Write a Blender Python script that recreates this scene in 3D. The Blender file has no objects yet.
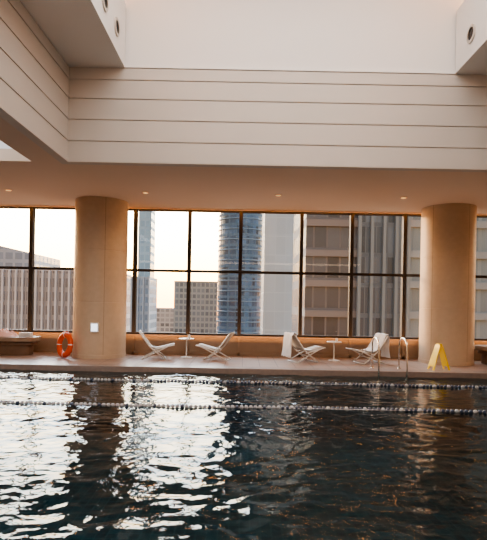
import bpy, bmesh, math, random
from mathutils import Vector, Matrix, noise
random.seed(4)
try:
    bpy.context.scene.view_settings.look = 'AgX - Medium High Contrast'
except Exception as ex:
    print("look not available", ex)

# ------------------------------------------------------------------ helpers
def new_mat(name):
    m = bpy.data.materials.new(name); m.use_nodes = True
    nt = m.node_tree
    return m, nt, nt.nodes["Principled BSDF"]

def mat(name, col, rough=0.6, metal=0.0, noise_scale=None, noise_amt=0.12, bump=0.0, emit=None, estr=0.0):
    m, nt, p = new_mat(name)
    p.inputs["Base Color"].default_value = (*col, 1)
    p.inputs["Roughness"].default_value = rough
    p.inputs["Metallic"].default_value = metal
    if emit:
        p.inputs["Emission Color"].default_value = (*emit, 1)
        p.inputs["Emission Strength"].default_value = estr
    if noise_scale:
        tc = nt.nodes.new("ShaderNodeTexCoord")
        n = nt.nodes.new("ShaderNodeTexNoise"); n.inputs["Scale"].default_value = noise_scale
        n.inputs["Detail"].default_value = 6
        nt.links.new(tc.outputs["Object"], n.inputs["Vector"])
        mx = nt.nodes.new("ShaderNodeMix"); mx.data_type = 'RGBA'
        a = tuple(max(0, c * (1 - noise_amt)) for c in col); b = tuple(min(1, c * (1 + noise_amt)) for c in col)
        mx.inputs["A"].default_value = (*a, 1); mx.inputs["B"].default_value = (*b, 1)
        nt.links.new(n.outputs["Fac"], mx.inputs["Factor"])
        nt.links.new(mx.outputs["Result"], p.inputs["Base Color"])
        if bump:
            bp = nt.nodes.new("ShaderNodeBump"); bp.inputs["Strength"].default_value = bump
            bp.inputs["Distance"].default_value = 0.01
            nt.links.new(n.outputs["Fac"], bp.inputs["Height"])
            nt.links.new(bp.outputs["Normal"], p.inputs["Normal"])
    return m

def tile_mat(name, c1, c2, mortar, size, rough=0.4, msize=0.02, axes='XY'):
    m, nt, p = new_mat(name)
    tc = nt.nodes.new("ShaderNodeTexCoord")
    sp = nt.nodes.new("ShaderNodeSeparateXYZ"); cb = nt.nodes.new("ShaderNodeCombineXYZ")
    nt.links.new(tc.outputs["Object"], sp.inputs[0])
    nt.links.new(sp.outputs[axes[0]], cb.inputs[0]); nt.links.new(sp.outputs[axes[1]], cb.inputs[1])
    b = nt.nodes.new("ShaderNodeTexBrick"); b.offset = 0.0
    b.inputs["Scale"].default_value = 1.0
    b.inputs["Brick Width"].default_value = size; b.inputs["Row Height"].default_value = size
    b.inputs["Mortar Size"].default_value = msize * size
    b.inputs["Color1"].default_value = (*c1, 1); b.inputs["Color2"].default_value = (*c2, 1)
    b.inputs["Mortar"].default_value = (*mortar, 1)
    nt.links.new(cb.outputs[0], b.inputs["Vector"])
    nt.links.new(b.outputs["Color"], p.inputs["Base Color"])
    p.inputs["Roughness"].default_value = rough
    return m

def facade_mat(name, wall, glass, w, h, fw=0.25, fh=0.35, rough=0.25, vary=0.5):
    """window grid facade: wall coloured frame with glass cells"""
    m, nt, p = new_mat(name)
    N = nt.nodes; L = nt.links
    tc = N.new("ShaderNodeTexCoord"); sp = N.new("ShaderNodeSeparateXYZ"); L.new(tc.outputs["Object"], sp.inputs[0])
    def M(op, a, b=None):
        n = N.new("ShaderNodeMath"); n.operation = op
        for i, v in enumerate((a, b)):
            if v is None: continue
            if isinstance(v, (int, float)): n.inputs[i].default_value = v
            else: L.new(v, n.inputs[i])
        return n.outputs[0]
    hx = M('DIVIDE', M('ADD', sp.outputs['X'], M('MULTIPLY', sp.outputs['Y'], 0.97)), w)
    hz = M('DIVIDE', sp.outputs['Z'], h)
    gx = M('GREATER_THAN', M('FRACT', hx), fw); gz = M('GREATER_THAN', M('FRACT', hz), fh)
    g = M('MULTIPLY', gx, gz)
    cb = N.new("ShaderNodeCombineXYZ"); L.new(M('FLOOR', hx), cb.inputs[0]); L.new(M('FLOOR', hz), cb.inputs[1])
    wn = N.new("ShaderNodeTexWhiteNoise"); wn.noise_dimensions = '2D'; L.new(cb.outputs[0], wn.inputs["Vector"])
    gm = N.new("ShaderNodeMix"); gm.data_type = 'RGBA'
    gm.inputs["A"].default_value = (*[c * (1 - vary) for c in glass], 1)
    gm.inputs["B"].default_value = (*[min(1, c * (1 + vary)) for c in glass], 1)
    L.new(wn.outputs["Value"], gm.inputs["Factor"])
    mx = N.new("ShaderNodeMix"); mx.data_type = 'RGBA'
    mx.inputs["A"].default_value = (*wall, 1); L.new(gm.outputs["Result"], mx.inputs["B"]); L.new(g, mx.inputs["Factor"])
    L.new(mx.outputs["Result"], p.inputs["Base Color"])
    rr = M('SUBTRACT', 0.8, M('MULTIPLY', g, 0.8 - rough)); L.new(rr, p.inputs["Roughness"])
    return m

def box(bm, x0, x1, y0, y1, z0, z1, mi=0):
    vs = [bm.verts.new((x, y, z)) for z in (z0, z1) for y in (y0, y1) for x in (x0, x1)]
    for idx in ((0,2,3,1),(4,5,7,6),(0,1,5,4),(2,6,7,3),(0,4,6,2),(1,3,7,5)):
        f = bm.faces.new([vs[i] for i in idx]); f.material_index = mi

def tube(bm, pts, r, seg=10, mi=0, closed=False):
    pts = [Vector(p) for p in pts]; rings = []; n = len(pts)
    up = None
    for i, p in enumerate(pts):
        if closed: t = (pts[(i+1) % n] - pts[i-1]).normalized()
        else: t = (pts[min(i+1, n-1)] - pts[max(i-1, 0)]).normalized()
        if up is None:
            up = Vector((0,0,1)) if abs(t.z) < 0.9 else Vector((1,0,0))
        a = (up - t * up.dot(t)).normalized(); b = t.cross(a); up = a
        rings.append([bm.verts.new(p + a * r * math.cos(2*math.pi*k/seg) + b * r * math.sin(2*math.pi*k/seg)) for k in range(seg)])
    rng = range(n if closed else n-1)
    for i in rng:
        A, B = rings[i], rings[(i+1) % n]
        for k in range(seg):
            f = bm.faces.new((A[k], A[(k+1)%seg], B[(k+1)%seg], B[k])); f.material_index = mi; f.smooth = True
    if not closed:
        for R in (rings[0], rings[-1]):
            f = bm.faces.new(R); f.material_index = mi

def lathe(bm, prof, cx=0, cy=0, seg=48, mi=0, smooth=True):
    rings = [[bm.verts.new((cx + r*math.cos(2*math.pi*k/seg), cy + r*math.sin(2*math.pi*k/seg), z)) for k in range(seg)] for r, z in prof]
    for A, B in zip(rings, rings[1:]):
        for k in range(seg):
            f = bm.faces.new((A[k], A[(k+1)%seg], B[(k+1)%seg], B[k])); f.material_index = mi; f.smooth = smooth
    bm.faces.new(rings[0]).material_index = mi; bm.faces.new(rings[-1]).material_index = mi

def finish(bm, name, mats, loc=(0,0,0), rotz=0.0, bevel=0.0, autosmooth=False):
    bmesh.ops.recalc_face_normals(bm, faces=bm.faces)
    me = bpy.data.meshes.new(name); bm.to_mesh(me); bm.free()
    for m in mats: me.materials.append(m)
    ob = bpy.data.objects.new(name, me); bpy.context.scene.collection.objects.link(ob)
    ob.location = loc; ob.rotation_euler[2] = rotz
    if bevel:
        b = ob.modifiers.new("bevel", 'BEVEL'); b.width = bevel; b.segments = 2; b.limit_method = 'ANGLE'
    return ob

# ------------------------------------------------------------------ key dimensions (metres)
CZ = 4.42            # low ceiling
YC = 9.84            # coffer back wall
XL, XR = -3.67, 5.40 # coffer sides
ZS = 6.37            # top of boarding / underside of bulkheads
BL, BR = -2.52, 4.24 # bulkhead inner faces
ZB = 7.65            # bulkhead top
ZR = 8.9             # coffer roof
YW = 14.55           # window wall
SILL = 0.60
X0, X1 = -12.0, 12.0
YB = -6.0
WATER = -0.12
DECK = 11.6

# ------------------------------------------------------------------ materials
m_white = mat("upper_wall_paint", (0.80, 0.78, 0.76), 0.8, noise_scale=2, noise_amt=0.015)
m_board = mat("board_paint", (0.56, 0.51, 0.46), 0.5, noise_scale=2, noise_amt=0.02)
m_ceil = mat("ceiling_paint", (0.70, 0.56, 0.45), 0.75, noise_scale=1.5, noise_amt=0.02)
m_coffer = mat("coffer_white", (0.88, 0.88, 0.88), 0.7)
m_stone = mat("column_stone", (0.54, 0.41, 0.29), 0.5, noise_scale=7, noise_amt=0.10, bump=0.1)
m_joint = mat("column_joint", (0.30, 0.22, 0.15), 0.8)
m_para = mat("parapet_stone", (0.28, 0.19, 0.125), 0.5, noise_scale=4, noise_amt=0.12)
m_deck = tile_mat("deck_tile", (0.38, 0.27, 0.21), (0.33, 0.24, 0.19), (0.14, 0.10, 0.08), 0.45, 0.35)
m_coping = mat("coping_stone", (0.24, 0.18, 0.15), 0.35, noise_scale=12, noise_amt=0.2)
m_pool = tile_mat("pool_mosaic", (0.008, 0.030, 0.038), (0.018, 0.060, 0.070), (0.035, 0.085, 0.092), 0.15, 0.4, 0.06)
m_poolw = tile_mat("pool_wall_mosaic", (0.010, 0.030, 0.038), (0.018, 0.055, 0.065), (0.04, 0.08, 0.09), 0.15, 0.3, 0.05, 'XZ')
m_frame = mat("window_frame_bronze", (0.030, 0.021, 0.016), 0.65, 0.0)
m_wall = mat("room_wall_plaster", (0.60, 0.50, 0.41), 0.8, noise_scale=2, noise_amt=0.03)
m_black = mat("speaker_black", (0.02, 0.02, 0.02), 0.5)
m_chrome = mat("stainless_steel", (0.75, 0.72, 0.68), 0.18, 1.0)
m_cframe = mat("chair_white_enamel", (0.74, 0.70, 0.64), 0.35)
m_sling = mat("chair_sling_fabric", (0.42, 0.37, 0.32), 0.8, noise_scale=60, noise_amt=0.08)
m_towel = mat("towel_terry", (0.74, 0.72, 0.71), 0.95, noise_scale=40, noise_amt=0.06, bump=0.4)
m_pink = mat("towel_pink", (0.75, 0.50, 0.46), 0.95, noise_scale=40, noise_amt=0.08, bump=0.4)
m_orange = mat("ring_orange", (0.66, 0.085, 0.02), 0.45)
m_ringw = mat("ring_white_band", (0.8, 0.78, 0.75), 0.5)
m_yellow = mat("sign_yellow", (0.90, 0.60, 0.02), 0.4)
m_wood = mat("bench_wood", (0.16, 0.09, 0.05), 0.45, noise_scale=10, noise_amt=0.25)
m_lamp = mat("downlight_lens", (1, 0.8, 0.5), 0.3, emit=(1.0, 0.45, 0.15), estr=1.1)
m_floatw = mat("lane_float_white", (0.36, 0.37, 0.38), 0.4)
m_floatb = mat("lane_float_blue", (0.05, 0.07, 0.11), 0.4)
m_signlit = mat("sign_lit_panel", (0.8, 0.85, 0.9), 0.3, emit=(0.8, 0.88, 1.0), estr=1.6)

# glass
m_glass = bpy.data.materials.new("window_glass"); m_glass.use_nodes = True
nt = m_glass.node_tree; nt.nodes.clear()
o = nt.nodes.new("ShaderNodeOutputMaterial"); mix = nt.nodes.new("ShaderNodeMixShader")
tr = nt.nodes.new("ShaderNodeBsdfTransparent"); tr.inputs[0].default_value = (0.92, 0.93, 0.91, 1)
gl = nt.nodes.new("ShaderNodeBsdfGlossy"); gl.inputs["Roughness"].default_value = 0.01
fr = nt.nodes.new("ShaderNodeFresnel"); fr.inputs[0].default_value = 1.5
nt.links.new(fr.outputs[0], mix.inputs[0]); nt.links.new(tr.outputs[0], mix.inputs[1]); nt.links.new(gl.outputs[0], mix.inputs[2])
nt.links.new(mix.outputs[0], o.inputs[0])

# water
m_water = bpy.data.materials.new("pool_water_surface"); m_water.use_nodes = True
nt = m_water.node_tree; nt.nodes.clear()
o = nt.nodes.new("ShaderNodeOutputMaterial"); mix = nt.nodes.new("ShaderNodeMixShader")
tr = nt.nodes.new("ShaderNodeBsdfTransparent"); tr.inputs[0].default_value = (0.53, 0.78, 0.84, 1)
gl = nt.nodes.new("ShaderNodeBsdfGlossy"); gl.inputs["Roughness"].default_value = 0.01
fr = nt.nodes.new("ShaderNodeFresnel"); fr.inputs[0].default_value = 1.40
tc = nt.nodes.new("ShaderNodeTexCoord")
nz = nt.nodes.new("ShaderNodeTexNoise"); nz.inputs["Scale"].default_value = 11; nz.inputs["Detail"].default_value = 2
bp = nt.nodes.new("ShaderNodeBump"); bp.inputs["Strength"].default_value = 0.5; bp.inputs["Distance"].default_value = 0.012
nt.links.new(tc.outputs["Object"], nz.inputs["Vector"]); nt.links.new(nz.outputs["Fac"], bp.inputs["Height"])
nt.links.new(bp.outputs[0], gl.inputs["Normal"]); nt.links.new(bp.outputs[0], fr.inputs["Normal"])
nt.links.new(fr.outputs[0], mix.inputs[0]); nt.links.new(tr.outputs[0], mix.inputs[1]); nt.links.new(gl.outputs[0], mix.inputs[2])
nt.links.new(mix.outputs[0], o.inputs[0])

# ------------------------------------------------------------------ room shell
bm = bmesh.new()                                   # low ceiling with coffer openings
T = CZ + 0.25
box(bm, X0, X1, YC + 0.16, YW + 0.3, CZ, T)
box(bm, X0, -8.0, YB, YC + 0.16, CZ, T)
box(bm, -4.40, XL - 0.16, YB, YC + 0.16, CZ, T)
box(bm, XR + 0.16, X1, YB, YC + 0.16, CZ, T)
box(bm, -8.0, -4.40, YC, YC + 0.16, CZ, T)
box(bm, -8.0, -4.40, YB, -3.0, CZ, T)
box(bm, XL - 0.16, XR + 0.16, YB, -3.16, CZ, T)
finish(bm, "ceiling", [m_ceil])

# boarded lower coffer walls
def boards(bm, axis, pos, a0, a1, sgn):
    edges = [CZ, CZ+0.44, CZ+0.88, CZ+1.31, CZ+1.70, ZS]
    for z0, z1 in zip(edges, edges[1:]):
        prof = [(0.0, z0), (0.022, z0), (0.024, z0+0.022), (0.008, z1-0.010), (0.0, z1-0.010), (0.0, z1)]
        for (d0, za), (d1, zb) in zip(prof, prof[1:]):
            if axis == 'Y':
                v = [(a0, pos - d0*sgn, za), (a1, pos - d0*sgn, za), (a1, pos - d1*sgn, zb), (a0, pos - d1*sgn, zb)]
            else:
                v = [(pos - d0*sgn, a0, za), (pos - d0*sgn, a1, za), (pos - d1*sgn, a1, zb), (pos - d1*sgn, a0, zb)]
            bm.faces.new([bm.verts.new(p) for p in v])

bm = bmesh.new(); box(bm, XL-0.16, XR+0.16, YC+0.0, YC+0.16, CZ, ZS, 0)
boards(bm, 'Y', YC-0.001, XL, XR, 1); finish(bm, "wall_coffer_back_boarding", [m_board])
bm = bmesh.new(); box(bm, XL-0.16, XL, -3.0, YC, CZ, ZS); boards(bm, 'X', XL+0.001, -3.0, YC, -1)
finish(bm, "wall_coffer_left_boarding", [m_board])
bm = bmesh.new(); box(bm, XR, XR+0.16, -3.0, YC, CZ, ZS); boards(bm, 'X', XR-0.001, -3.0, YC, 1)
finish(bm, "wall_coffer_right_boarding", [m_board])
bm = bmesh.new(); box(bm, XL-0.16, XR+0.16, -3.16, -3.0, CZ, ZR); finish(bm, "wall_coffer_near", [m_board])
bm = bmesh.new()
box(bm, XL-0.16, XR+0.16, YC+0.02, YC+0.18, ZS, ZR)
finish(bm, "wall_coffer_upper", [m_white])
bm = bmesh.new(); box(bm, XL, XR, YC-0.028, YC+0.02, ZS, ZS+0.03); finish(bm, "trim_1", [m_white])
bm = bmesh.new(); box(bm, XL-0.16, XL, -3.0, YC, ZS, ZR); finish(bm, "wall_coffer_left_upper", [m_white])
bm = bmesh.new(); box(bm, XR, XR+0.16, -3.0, YC, ZS, ZR); finish(bm, "wall_coffer_right_upper", [m_white])
bm = bmesh.new(); box(bm, XL-0.16, XR+0.16, -3.16, YC+0.2, ZR, ZR+0.2); finish(bm, "ceiling_coffer", [m_white])
# bulkheads
for nm, a, b in (("left", XL+0.002, BL), ("right", BR, XR-0.002)):
    bm = bmesh.new(); box(bm, a, b, -2.99, YC-0.03, ZS+0.002, ZB)
    finish(bm, "bulkhead_"+nm, [m_white])
# side coffer
bm = bmesh.new()
box(bm, -8.1, -8.0, -3.0, YC, CZ+0.25, 5.6); box(bm, -4.40, -4.30, -3.0, YC, CZ+0.25, 5.6)
box(bm, -8.0, -4.4, YC, YC+0.1, CZ+0.25, 5.6); box(bm, -8.0, -4.4, -3.1, -3.0, CZ+0.25, 5.6)
box(bm, -8.1, -4.3, -3.1, YC+0.1, 5.6, 5.7)
finish(bm, "ceiling_side_coffer", [m_coffer])

bm = bmesh.new(); box(bm, X0-0.2, X0, YB, YW+0.2, -0.4, CZ+0.25); finish(bm, "wall_left", [m_wall])
bm = bmesh.new(); box(bm, X1, X1+0.2, YB, YW+0.2, -0.4, CZ+0.25); finish(bm, "wall_right", [m_wall])
bm = bmesh.new(); box(bm, X0-0.2, X1+0.2, YB-0.2, YB, -0.4, CZ+0.25); finish(bm, "wall_rear", [m_wall])
# parapet under the windows with panels and ledge
bm = bmesh.new()
box(bm, X0, X1, YW-0.05, YW+0.25, -0.3, SILL-0.04)
box(bm, X0, X1, YW-0.12, YW+0.25, SILL-0.04, SILL)
for x in (-8.05,-6.45,-4.88,-3.31,-1.67,-0.12,1.72,3.24,4.84,6.42,8.0):
    box(bm, x-0.04, x+0.04, YW-0.09, YW-0.05, 0.0, SILL-0.04)
box(bm, X0, X1, YW-0.09, YW-0.05, 0.0, 0.09)
finish(bm, "wall_window_parapet", [m_para], bevel=0.006)
# header above windows
bm = bmesh.new(); box(bm, X0, X1, YW-0.10, YW+0.25, CZ-0.04, CZ); finish(bm, "trim_2", [m_ceil])

# windows
MX = [-11.3,-9.65,-8.05,-6.45,-4.88,-3.31,-1.67,-0.12,1.72,3.24,4.84,6.42,8.0,9.6,11.2]
WT = CZ-0.04
for i,(a,b) in enumerate(zip(MX, MX[1:])):
    bm = bmesh.new()
    w = 0.052
    box(bm, a-w, a+w, YW-0.08, YW+0.10, SILL, WT, 0)
    if i == len(MX)-2: box(bm, b-w, b+w, YW-0.08, YW+0.10, SILL, WT, 0)
    e = b-w
    for z0,z1 in ((SILL,SILL+0.06),(2.495,2.57),(WT-0.045,WT)):
        box(bm, a+w, e, YW-0.06, YW+0.08, z0, z1, 0)
    for z0,z1 in ((SILL+0.06,2.495),(2.57,WT-0.045)):
        f = bm.faces.new([bm.verts.new(p) for p in ((a+w,YW+0.01,z0),(e,YW+0.01,z0),(e,YW+0.01,z1),(a+w,YW+0.01,z1))]); f.material_index=1
    finish(bm, "window_%d"%(i+1), [m_frame, m_glass])

# deck + pool basin
bm = bmesh.new()
box(bm, X0, X1, DECK+0.35, YW, -0.3, 0.0, 0)
box(bm, X0, X1, YB, 1.7, -0.3, 0.0, 0)
box(bm, X0, -11.0, 1.7, DECK+0.35, -0.3, 0.0, 0)
box(bm, 11.0, X1, 1.7, DECK+0.35, -0.3, 0.0, 0)
finish(bm, "floor", [m_deck])
bm = bmesh.new()
box(bm, -11.0, 11.0, DECK, DECK+0.35, -0.3, 0.015, 0)
box(bm, -11.0, 11.0, 1.7, 2.0, -0.3, 0.015, 0)
finish(bm, "pool_coping", [m_coping], bevel=0.012)
bm = bmesh.new()
box(bm, -11.2, 11.2, 1.8, DECK+0.2, -1.75, -1.6, 0)
box(bm, -11.2, 11.2, DECK, DECK+0.2, -1.6, -0.3, 1)
box(bm, -11.2, 11.2, 1.8, 2.0, -1.6, -0.3, 1)
box(bm, -11.2, -11.0, 2.0, DECK, -1.6, -0.3, 1); box(bm, 11.0, 11.2, 2.0, DECK, -1.6, -0.3, 1)
finish(bm, "pool_basin", [m_pool, m_poolw])

# water surface with real ripples
nx, ny = 640, 400
xs = [-11 + 22*i/nx for i in range(nx+1)]; ys = [2.0 + (DECK-2.0)*j/ny for j in range(ny+1)]
vs = []
for y in ys:
    for x in xs:
        wx = x + 0.4*noise.noise(Vector((x*0.6, y*0.6, 3)))
        wy = y + 0.3*noise.noise(Vector((x*0.9, y*0.9, 13)))
        h = 0.018*noise.noise(Vector((wx*1.2, wy*1.8, 0.3)))
        h += 0.015*noise.noise(Vector((wx*2.9+5, wy*4.2, 1.7)))
        h += 0.0095*noise.noise(Vector((wx*6.2, wy*8.2, 5.1)))
        h += 0.0036*noise.noise(Vector((wx*12, wy*15, 7.1)))
        calm = 0.85 + 0.9*noise.noise(Vector((x*0.35, y*0.35, 9)))
        vs.append((x, y, WATER + h*max(0.5, min(1.2, calm))))
fs = [(j*(nx+1)+i, j*(nx+1)+i+1, (j+1)*(nx+1)+i+1, (j+1)*(nx+1)+i) for j in range(ny) for i in range(nx)]
me = bpy.data.meshes.new("pool_water"); me.from_pydata(vs, [], fs); me.update()
me.polygons.foreach_set("use_smooth", [True]*len(fs)); me.materials.append(m_water)
bpy.context.scene.collection.objects.link(bpy.data.objects.new("pool_water", me))

# lane ropes
def lane(y, brk, R):
    bm = bmesh.new(); x = -10.9; k = 0
    tube(bm, [(-11,y,WATER+0.01),(11,y,WATER+0.01)], 0.008, 6, 0)
    while x < 10.9:
        yy = y + 0.03*math.sin(x*0.9) ; zz = WATER + 0.015
        if x < brk: mi = 0 if k % 6 else 1
        else: mi = 1 if k % 4 else 0
        seg = 12; prof = [(x,R*0.5),(x+0.010,R),(x+0.045,R),(x+0.055,R*0.5)]
        rings = [[bm.verts.new((px, yy + r*math.cos(2*math.pi*q/seg), zz + r*math.sin(2*math.pi*q/seg))) for q in range(seg)] for px, r in prof]
        for A,B in zip(rings, rings[1:]):
            for q in range(seg):
                f = bm.faces.new((A[q],A[(q+1)%seg],B[(q+1)%seg],B[q])); f.material_index = mi
        bm.faces.new(rings[0]).material_index = mi; bm.faces.new(rings[-1]).material_index = mi
        x += 0.075; k += 1
    return finish(bm, "lane_rope", [m_floatw, m_floatb])
lane(10.3, -2.0, 0.034); lane(7.86, 0.6, 0.031)

# ------------------------------------------------------------------ columns
def column(x):
    bm = bmesh.new(); r = 0.73; prof = [(r+0.012,0.0),(r+0.012,0.10),(r,0.105)]
    for zz in (1.55, 2.98):
        prof += [(r,zz-0.008),(r-0.008,zz-0.005),(r-0.008,zz+0.005),(r,zz+0.008)]
    prof += [(r,CZ)]
    lathe(bm, prof, seg=144, smooth=False)
    for ang in (-0.5*math.pi+0.42, -0.5*math.pi-0.95, 0.5*math.pi):
        c, s = math.cos(ang), math.sin(ang)
        px, py = -s*0.005, c*0.005; ro = r+0.0015
        f = bm.faces.new([bm.verts.new(p) for p in ((c*ro-px,s*ro-py,0.105),(c*ro+px,s*ro+py,0.105),(c*ro+px,s*ro+py,CZ),(c*ro-px,s*ro-py,CZ))]); f.material_index = 1
    ob = finish(bm, "stone_column", [m_stone, m_joint], loc=(x,13.75,0)); return ob
column(-4.10); column(5.82)

# lit sign on column
bm = bmesh.new()
box(bm, -0.11, 0.11, -0.03, 0.03, -0.13, 0.13, 0); box(bm, -0.085, 0.085, -0.036, -0.03, -0.10, 0.10, 1)
finish(bm, "column_sign", [m_cframe, m_signlit], loc=(-4.02, 13.0, 0.86), bevel=0.0)

# ------------------------------------------------------------------ ceiling fittings
def speaker(x, y, z, s):
    bm = bmesh.new()
    for r0, r1, d, mi in ((0.0,0.115,0.012,1),(0.115,0.165,0.03,0)):
        seg=32
        A=[bm.verts.new((s*d, max(r0,0.001)*math.cos(2*math.pi*k/seg), max(r0,0.001)*math.sin(2*math.pi*k/seg))) for k in range(seg)]
        B=[bm.verts.new((s*d, r1*math.cos(2*math.pi*k/seg), r1*math.sin(2*math.pi*k/seg))) for k in range(seg)]
        C=[bm.verts.new((0, r1*math.cos(2*math.pi*k/seg), r1*math.sin(2*math.pi*k/seg))) for k in range(seg)]
        for k in range(seg):
            bm.faces.new((A[k],A[(k+1)%seg],B[(k+1)%seg],B[k])).material_index=mi
            bm.faces.new((B[k],B[(k+1)%seg],C[(k+1)%seg],C[k])).material_index=mi
    finish(bm, "wall_speaker", [m_board, m_black], loc=(x,y,z))
for y in (9.12, 8.34):
    speaker(BL, y, 6.80, 1); speaker(BR, y, 6.80, -1)

def downlight(x, y, power):
    bm = bmesh.new()
    lathe(bm, [(0.10,CZ-0.001),(0.10,CZ-0.012),(0.075,CZ-0.014)], seg=24, mi=0)
    lathe(bm, [(0.068,CZ-0.016),(0.066,CZ-0.019)], seg=24, mi=1)
    finish(bm, "downlight", [m_ceil, m_lamp], loc=(x,y,0))
    l = bpy.data.lights.new("downlight_lamp", 'SPOT'); l.energy = power; l.color = (1.0,0.58,0.30); l.spot_size = math.radians(130); l.spot_blend = 0.8; l.shadow_soft_size = 0.06
    o = bpy.data.objects.new("downlight_lamp", l); o.location=(x,y,CZ-0.05); bpy.context.scene.collection.objects.link(o)
for x in (-9.5,-6.15,-2.6,0.85,4.1,7.6): downlight(x, 12.45, 60)

# ------------------------------------------------------------------ furniture on the deck
def towel_strip(bm, path, w, off, mi, seed):
    n = 9; rows=[]
    for i,p in enumerate(path):
        row=[]
        for k in range(n):
            t=k/(n-1)-0.5
            j=noise.noise(Vector((t*9, i*0.55, seed)))*0.035
            row.append(bm.verts.new((p[0]+j+off, t*w*(1+0.1*math.sin(i+seed)), p[1]+0.7*j)))
        rows.append(row)
    for A,B in zip(rows, rows[1:]):
        for k in range(n-1):
            f=bm.faces.new((A[k],A[k+1],B[k+1],B[k])); f.material_index=mi; f.smooth=True

def chair(x, y, flip, rot, towel=False):
    """folding sling lounge chair, crossed tube legs; back top toward -X in local space"""
    bm = bmesh.new(); hw = 0.29
    for s in (-hw, hw):
        # long rail : back top -> front foot
        tube(bm, [(-0.46,s,0.76),(-0.32,s,0.56),(-0.16,s,0.35),(0.05,s,0.17),(0.26,s,0.018)], 0.018, 8, 0)
        # seat rail -> rear foot
        s2 = s*0.90
        tube(bm, [(0.50,s2,0.40),(0.22,s2,0.335),(-0.10,s2,0.26)], 0.017, 8, 0)
        tube(bm, [(0.34,s2,0.365),(0.0,s2,0.20),(-0.36,s2,0.018)], 0.017, 8, 0)
    for p in ((-0.46,0.76),(0.26,0.018),(-0.36,0.018),(0.50,0.40),(0.05,0.17)):
        tube(bm, [(p[0],-hw,p[1]),(p[0],hw,p[1])], 0.014, 8, 0)
    # sling
    path=[(-0.465,0.765),(-0.40,0.66),(-0.32,0.54),(-0.24,0.42),(-0.14,0.33),(0.0,0.30),(0.16,0.325),(0.34,0.375),(0.50,0.41)]
    top=[[bm.verts.new((p[0], s, p[1]+dz)) for s in (-hw*0.86,hw*0.86)] for dz in (0,0.012) for p in path]
    n=len(path)
    for base in (0,n):
        for i in range(n-1):
            A,B=top[base+i],top[base+i+1]; f=bm.faces.new((A[0],A[1],B[1],B[0])); f.material_index=1; f.smooth=True
    for i in range(n-1):
        for e in (0,1):
            f=bm.faces.new((top[i][e],top[i+1][e],top[n+i+1][e],top[n+i][e])); f.material_index=1
    if towel:
        towel_strip(bm, [(-0.58,0.16),(-0.57,0.30),(-0.56,0.48),(-0.54,0.62),(-0.52,0.74),(-0.48,0.82),(-0.42,0.80),(-0.37,0.68),(-0.30,0.57),(-0.22,0.45),(-0.13,0.37),(0.0,0.345),(0.10,0.36)], 0.5, 0.0, 2, x)
    ob = finish(bm, "lounge_chair", [m_cframe, m_sling, m_towel], loc=(x,y,0), rotz=(math.pi if flip else 0)+rot)
    return ob
chair(-2.42, 13.45, False, 0.15)
chair(-0.75, 13.45, True, -0.20)
chair(1.72, 13.35, False, 0.40, True)
chair(3.45, 13.30, True, 0.30, True)

def side_table(x, y):
    bm = bmesh.new()
    lathe(bm, [(0.17,0.0),(0.17,0.012),(0.03,0.03),(0.018,0.05),(0.018,0.50),(0.06,0.52),(0.21,0.525),(0.215,0.535),(0.21,0.548)], seg=32)
    lathe(bm, [(0.028,0.549),(0.034,0.60),(0.034,0.64),(0.030,0.645)], cx=0.07, cy=0.02, seg=16)
    finish(bm, "side_table", [m_cframe], loc=(x,y,0))
side_table(-1.62, 13.85); side_table(2.62, 13.75)

# life ring leaning on the column
bm = bmesh.new(); R, r, S, s = 0.27, 0.08, 64, 16
rings=[]
for i in range(S):
    a=2*math.pi*i/S
    rings.append([bm.verts.new(((R+r*math.cos(2*math.pi*k/s))*math.cos(a), r*0.8*math.sin(2*math.pi*k/s), (R+r*math.cos(2*math.pi*k/s))*math.sin(a))) for k in range(s)])
for i in range(S):
    mi = 1 if (i % 16) in (0,) else 0
    for k in range(s):
        f=bm.faces.new((rings[i][k],rings[i][(k+1)%s],rings[(i+1)%S][(k+1)%s],rings[(i+1)%S][k])); f.smooth=True; f.material_index=mi
pts=[]
for i in range(48):
    a=2*math.pi*i/48; rr=R+r+0.008+0.02*abs(math.sin(2*a)); pts.append((rr*math.cos(a),0,max(-0.352,rr*math.sin(a))))
tube(bm, pts, 0.007, 6, 0, closed=True)
lr = finish(bm, "life_ring", [m_orange, m_ringw], loc=(-4.86,13.12,0.37)); lr.rotation_euler=(math.radians(-6),0,math.radians(-38))

# stone counters with wooden plinth, left and right
def counter(x, y, sx, nm):
    bm = bmesh.new()
    def stad(hx, hy, z0, z1, mi):
        pts=[]
        for k in range(40):
            a=2*math.pi*k/40; c,s_=math.cos(a),math.sin(a)
            pts.append((math.copysign(abs(c)**0.5,c)*hx, math.copysign(abs(s_)**0.5,s_)*hy))
        A=[bm.verts.new((p[0],p[1],z0)) for p in pts]; B=[bm.verts.new((p[0],p[1],z1)) for p in pts]
        for k in range(40):
            f=bm.faces.new((A[k],A[(k+1)%40],B[(k+1)%40],B[k])); f.material_index=mi
        bm.faces.new(A).material_index=mi; bm.faces.new(B).material_index=mi
    stad(sx*0.80, 0.26, 0.0, 0.30, 0); stad(sx*0.92, 0.33, 0.30, 0.36, 0)
    stad(sx, 0.38, 0.40, 0.52, 1); stad(sx*0.90,0.31,0.36,0.40,0)
    return finish(bm, nm, [m_wood, m_para], loc=(x,y,0), bevel=0.01)
counter(-6.80, 13.75, 0.95, "daybed_bench"); counter(7.50, 13.6, 0.85, "daybed_bench")

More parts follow.
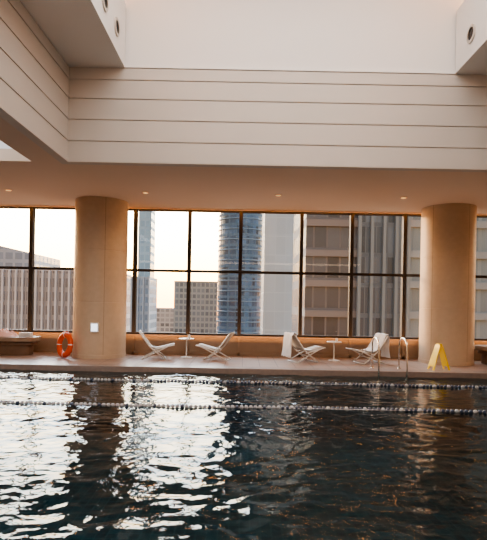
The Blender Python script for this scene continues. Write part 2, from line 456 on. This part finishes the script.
bm = bmesh.new()   # crumpled towel on bench
S=18
g=[[bm.verts.new(((i/S-0.5)*0.75*(1-0.12*noise.noise(Vector((j*.4,i*.4,2)))), (j/S-0.5)*0.42, 0.012+0.20*max(0,(1-(2*i/S-1)**2))*max(0,(1-(2*j/S-1)**2))*(0.8+0.9*noise.noise(Vector((i*.35,j*.35,1)))))) for j in range(S+1)] for i in range(S+1)]
for i in range(S):
    for j in range(S):
        f=bm.faces.new((g[i][j],g[i+1][j],g[i+1][j+1],g[i][j+1])); f.smooth=True
finish(bm, "crumpled_towel", [m_pink], loc=(-6.80,13.7,0.515))
bm = bmesh.new()   # folded towels next to it
for k in range(3): box(bm,-0.17+0.01*k,0.17-0.005*k,-0.12,0.12,0.001+k*0.04,0.037+k*0.04)
finish(bm, "folded_towel_stack", [m_towel], loc=(-6.2,13.72,0.52), bevel=0.012)

# wet floor sign (A frame), seen edge-on
bm = bmesh.new()
for s in (-1,1):
    top=(0.015*s,0.64); bot=(0.21*s,0.0)
    def P(t,y,d): 
        return (top[0]+(bot[0]-top[0])*t + d*s, y, top[1]+(bot[1]-top[1])*t)
    prof=[(0.0,0.09),(0.06,0.11),(0.86,0.145),(1.0,0.15)]
    for (t0,w0),(t1,w1) in zip(prof[:-1],prof[1:]):
        if t1==1.0:
            segs=[(-w0,-w0+0.07,-w1,-w1+0.06),(w0-0.07,w0,w1-0.06,w1)]
        else: segs=[(-w0,w0,-w1,w1)]
        for a,b,c,d in segs:
            v=[bm.verts.new(P(t,y,dd)) for dd in (0,0.022) for t,y in ((t0,a),(t0,b),(t1,d),(t1,c))]
            for idx in ((0,1,2,3),(7,6,5,4),(0,4,5,1),(1,5,6,2),(2,6,7,3),(3,7,4,0)): bm.faces.new([v[i] for i in idx])
box(bm, -0.035, 0.035, -0.08, 0.08, 0.625, 0.665)
finish(bm, "wet_floor_sign", [m_yellow], loc=(4.99,12.2,0.0), rotz=math.radians(10))

# pool ladder
bm = bmesh.new()
for x in (-0.34,0.34):
    pts=[(x,0.42,0.0),(x,0.42,0.55)]
    for k in range(0,13):
        a=math.pi*k/12; pts.append((x, 0.14+0.28*math.cos(a), 0.62+0.17*math.sin(a)))
    pts += [(x,-0.16,0.45),(x,-0.18,0.1),(x,-0.18,-0.9)]
    tube(bm, pts, 0.02, 10)
    lathe(bm, [(0.05,0.0),(0.05,0.012),(0.03,0.02)], cx=x, cy=0.42, seg=20)
for z in (-0.25,-0.5,-0.75): box(bm,-0.34,0.34,-0.22,-0.13,z,z+0.03)
finish(bm, "pool_ladder", [m_chrome], loc=(3.62,11.72,0.015))

# ------------------------------------------------------------------ city outside, distance haze mixed into the pale bluish facade colours
GZ=-70
def bldg(name, x0,x1,y0,y1,ztop, wall, glass, w,h, fw=0.25,fh=0.35, rough=0.25, vary=0.5, fins=0, slabs=0, fincol=None, parapet=True, rot=0, taper=None):
    m = facade_mat(name+"_facade", wall, glass, w, h, fw, fh, rough, vary)
    m2 = mat(name+"_trim", fincol or wall, 0.7)
    bm = bmesh.new(); cx=(x0+x1)/2; cy=(y0+y1)/2; hx=(x1-x0)/2; hy=(y1-y0)/2
    box(bm,-hx,hx,-hy,hy,GZ,ztop,0)
    if taper:
        for v in bm.verts:
            if v.co.z>0 and v.co.x>0: v.co.z -= taper
    if parapet: box(bm,-hx*1.01,hx*1.01,-hy*1.01,hy*1.01,ztop,ztop+0.5,1) if not taper else None
    if fins:
        n=int((x1-x0)/fins)
        for i in range(n+1):
            x=-hx+i*(x1-x0)/n; box(bm,x-fins*.13,x+fins*.13,-hy-0.7,-hy,GZ,ztop+0.3,1)
    if slabs:
        z=math.floor(-30/slabs)*slabs
        while z<ztop: box(bm,-hx-0.02,hx+0.02,-hy-0.3,-hy,z,z+slabs*.22,1); z+=slabs
    return finish(bm,name,[m,m2],loc=(cx,cy,0),rotz=rot)

bldg("office_building", -90,-67,150,175,21.0,(0.34,0.35,0.38),(0.24,0.27,0.32),3,3.2,taper=5,parapet=False,vary=.15)
bldg("finned_office_building", -64,-33,118,140,8.6,(0.36,0.35,0.36),(0.21,0.22,0.25),1.6,3.4,fins=1.6,fincol=(0.54,0.53,0.54),vary=.15)
bldg("slim_tower", -40.3,-35.5,182,190,75,(0.28,0.37,0.43),(0.24,0.34,0.41),2,3.2,vary=.2)
bldg("office_building", -44,-32.5,165,180,9.5,(0.30,0.33,0.37),(0.20,0.25,0.31),1.6,3.0,fins=1.9,fincol=(0.33,0.35,0.38),vary=.2)
bldg("apartment_block", -29,-11.0,200,215,9.8,(0.32,0.28,0.24),(0.18,0.17,0.17),1.8,2.4,0.3,0.35,vary=.3)
bldg("low_rise_block", -60,-10,300,320,-3,(0.45,0.36,0.30),(0.25,0.2,0.18),3,3)
bldg("glass_office_building", 3.8,13.5,92,106,60,(0.48,0.53,0.55),(0.46,0.51,0.54),1.9,3.6,0.05,0.06,vary=0.05)
bldg("banded_office_building", 7.9,14.6,62,78,60,(0.15,0.155,0.17),(0.09,0.105,0.13),1.7,3.9,0.14,0.3,slabs=3.9,fincol=(0.20,0.20,0.21),vary=.4)
bldg("glass_curtain_wall_building", 14.66,20.9,61.6,77,60,(0.16,0.21,0.26),(0.13,0.18,0.24),1.4,3.9,0.1,0.15,slabs=0,fins=1.4,fincol=(0.20,0.25,0.29),vary=.5)
bldg("office_tower", 21.1,60,61.3,80,60,(0.20,0.26,0.30),(0.15,0.21,0.26),2.2,3.9,0.2,0.25,slabs=3.9,fincol=(0.24,0.29,0.33),vary=.2)
# round blue glass tower
m = facade_mat("round_tower_facade",(0.07,0.115,0.165),(0.04,0.075,0.13),1.3,2.9,0.15,0.25,vary=0.7); m2=mat("round_tower_bands",(0.11,0.16,0.215),0.5)
bm=bmesh.new(); lathe(bm,[(6.7,GZ),(6.7,62)],seg=48,smooth=False)
z=-30
while z<60: lathe(bm,[(6.85,z),(6.85,z+0.35)],seg=48,mi=1); z+=2.9
finish(bm,"round_glass_tower",[m,m2],loc=(-0.9,140,0))
bm=bmesh.new(); box(bm,-800,800,20,1500,GZ-1,GZ); finish(bm,"city_ground",[mat("city_ground_mat",(0.25,0.22,0.2),0.9,noise_scale=0.05,noise_amt=0.3)])

# ------------------------------------------------------------------ world : bright dusk sky toward +Y
w = bpy.data.worlds.new("dusk_sky"); bpy.context.scene.world = w; w.use_nodes=True
nt=w.node_tree; nt.nodes.clear(); N=nt.nodes; L=nt.links
out=N.new("ShaderNodeOutputWorld"); bg=N.new("ShaderNodeBackground"); tc=N.new("ShaderNodeTexCoord"); sp=N.new("ShaderNodeSeparateXYZ")
L.new(tc.outputs["Generated"],sp.inputs[0])
cr=N.new("ShaderNodeValToRGB"); e=cr.color_ramp.elements
e[0].position=0.0; e[0].color=(1.0,0.40,0.10,1); e[1].position=0.45; e[1].color=(0.62,0.76,0.92,1)
a=e.new(0.07); a.color=(1.0,0.62,0.26,1); b=e.new(0.21); b.color=(1.0,0.90,0.70,1)
L.new(sp.outputs['Z'],cr.inputs[0])
mr=N.new("ShaderNodeMapRange"); mr.inputs["From Min"].default_value=0.0; mr.inputs["From Max"].default_value=0.9; mr.inputs["To Min"].default_value=1.5; mr.inputs["To Max"].default_value=18.0
L.new(sp.outputs['Y'],mr.inputs["Value"]); L.new(mr.outputs[0],bg.inputs["Strength"]); L.new(cr.outputs[0],bg.inputs["Color"]); L.new(bg.outputs[0],out.inputs[0])

# ------------------------------------------------------------------ lights
def area(name, loc, sx, sy, power, col, rot=(0,0,0)):
    l=bpy.data.lights.new(name,'AREA'); l.shape='RECTANGLE'; l.size=sx; l.size_y=sy; l.energy=power; l.color=col
    o=bpy.data.objects.new(name,l); o.location=loc; o.rotation_euler=rot; bpy.context.scene.collection.objects.link(o); return o
area("coffer_ceiling_light",(0.86,3.2,ZR-0.05),6.0,10.0,680,(0.96,0.96,0.95))
area("cove_light_left",((XL+BL)/2,3.4,ZB+0.06),0.6,12.4,190,(1.0,0.48,0.20),(math.pi,0,0))
area("cove_light_right",((XR+BR)/2,3.4,ZB+0.06),0.6,12.4,190,(1.0,0.48,0.20),(math.pi,0,0))
area("side_coffer_light",(-6.2,3.4,5.55),3.0,12.0,300,(0.95,0.97,1.0))
area("rear_fill_light",(0,-4.6,CZ-0.03),16,1.6,380,(1.0,0.78,0.56))  # unseen fill behind the camera, added to brighten the columns
area("window_head_strip_light",(0,YW-0.22,CZ-0.02),23,0.05,110,(1.0,0.40,0.10))
area("sill_fill_light",(0,YW-0.32,0.45),22,0.10,120,(1.0,0.48,0.18),(math.radians(180-12),0,0))  # added warm fill for soffit and columns, replaces light bounced off the water
s=bpy.data.lights.new("evening_sun",'SUN'); s.energy=3.0; s.angle=math.radians(1.5); s.color=(1.0,0.52,0.22)
so=bpy.data.objects.new("evening_sun",s); bpy.context.scene.collection.objects.link(so)
so.rotation_euler=Vector((-0.62,0.78,0.16)).to_track_quat('Z','Y').to_euler()

# ------------------------------------------------------------------ camera
cam=bpy.data.cameras.new("camera"); co=bpy.data.objects.new("camera",cam); bpy.context.scene.collection.objects.link(co)
cam.sensor_fit='VERTICAL'; cam.sensor_height=36; cam.lens=32; cam.shift_y=33/540; cam.clip_end=3000
co.matrix_world = Matrix.Translation((0,0,1.6)) @ Matrix.Rotation(math.radians(90),4,'X') @ Matrix.Rotation(math.radians(1.1),4,'Z')
bpy.context.scene.camera=co
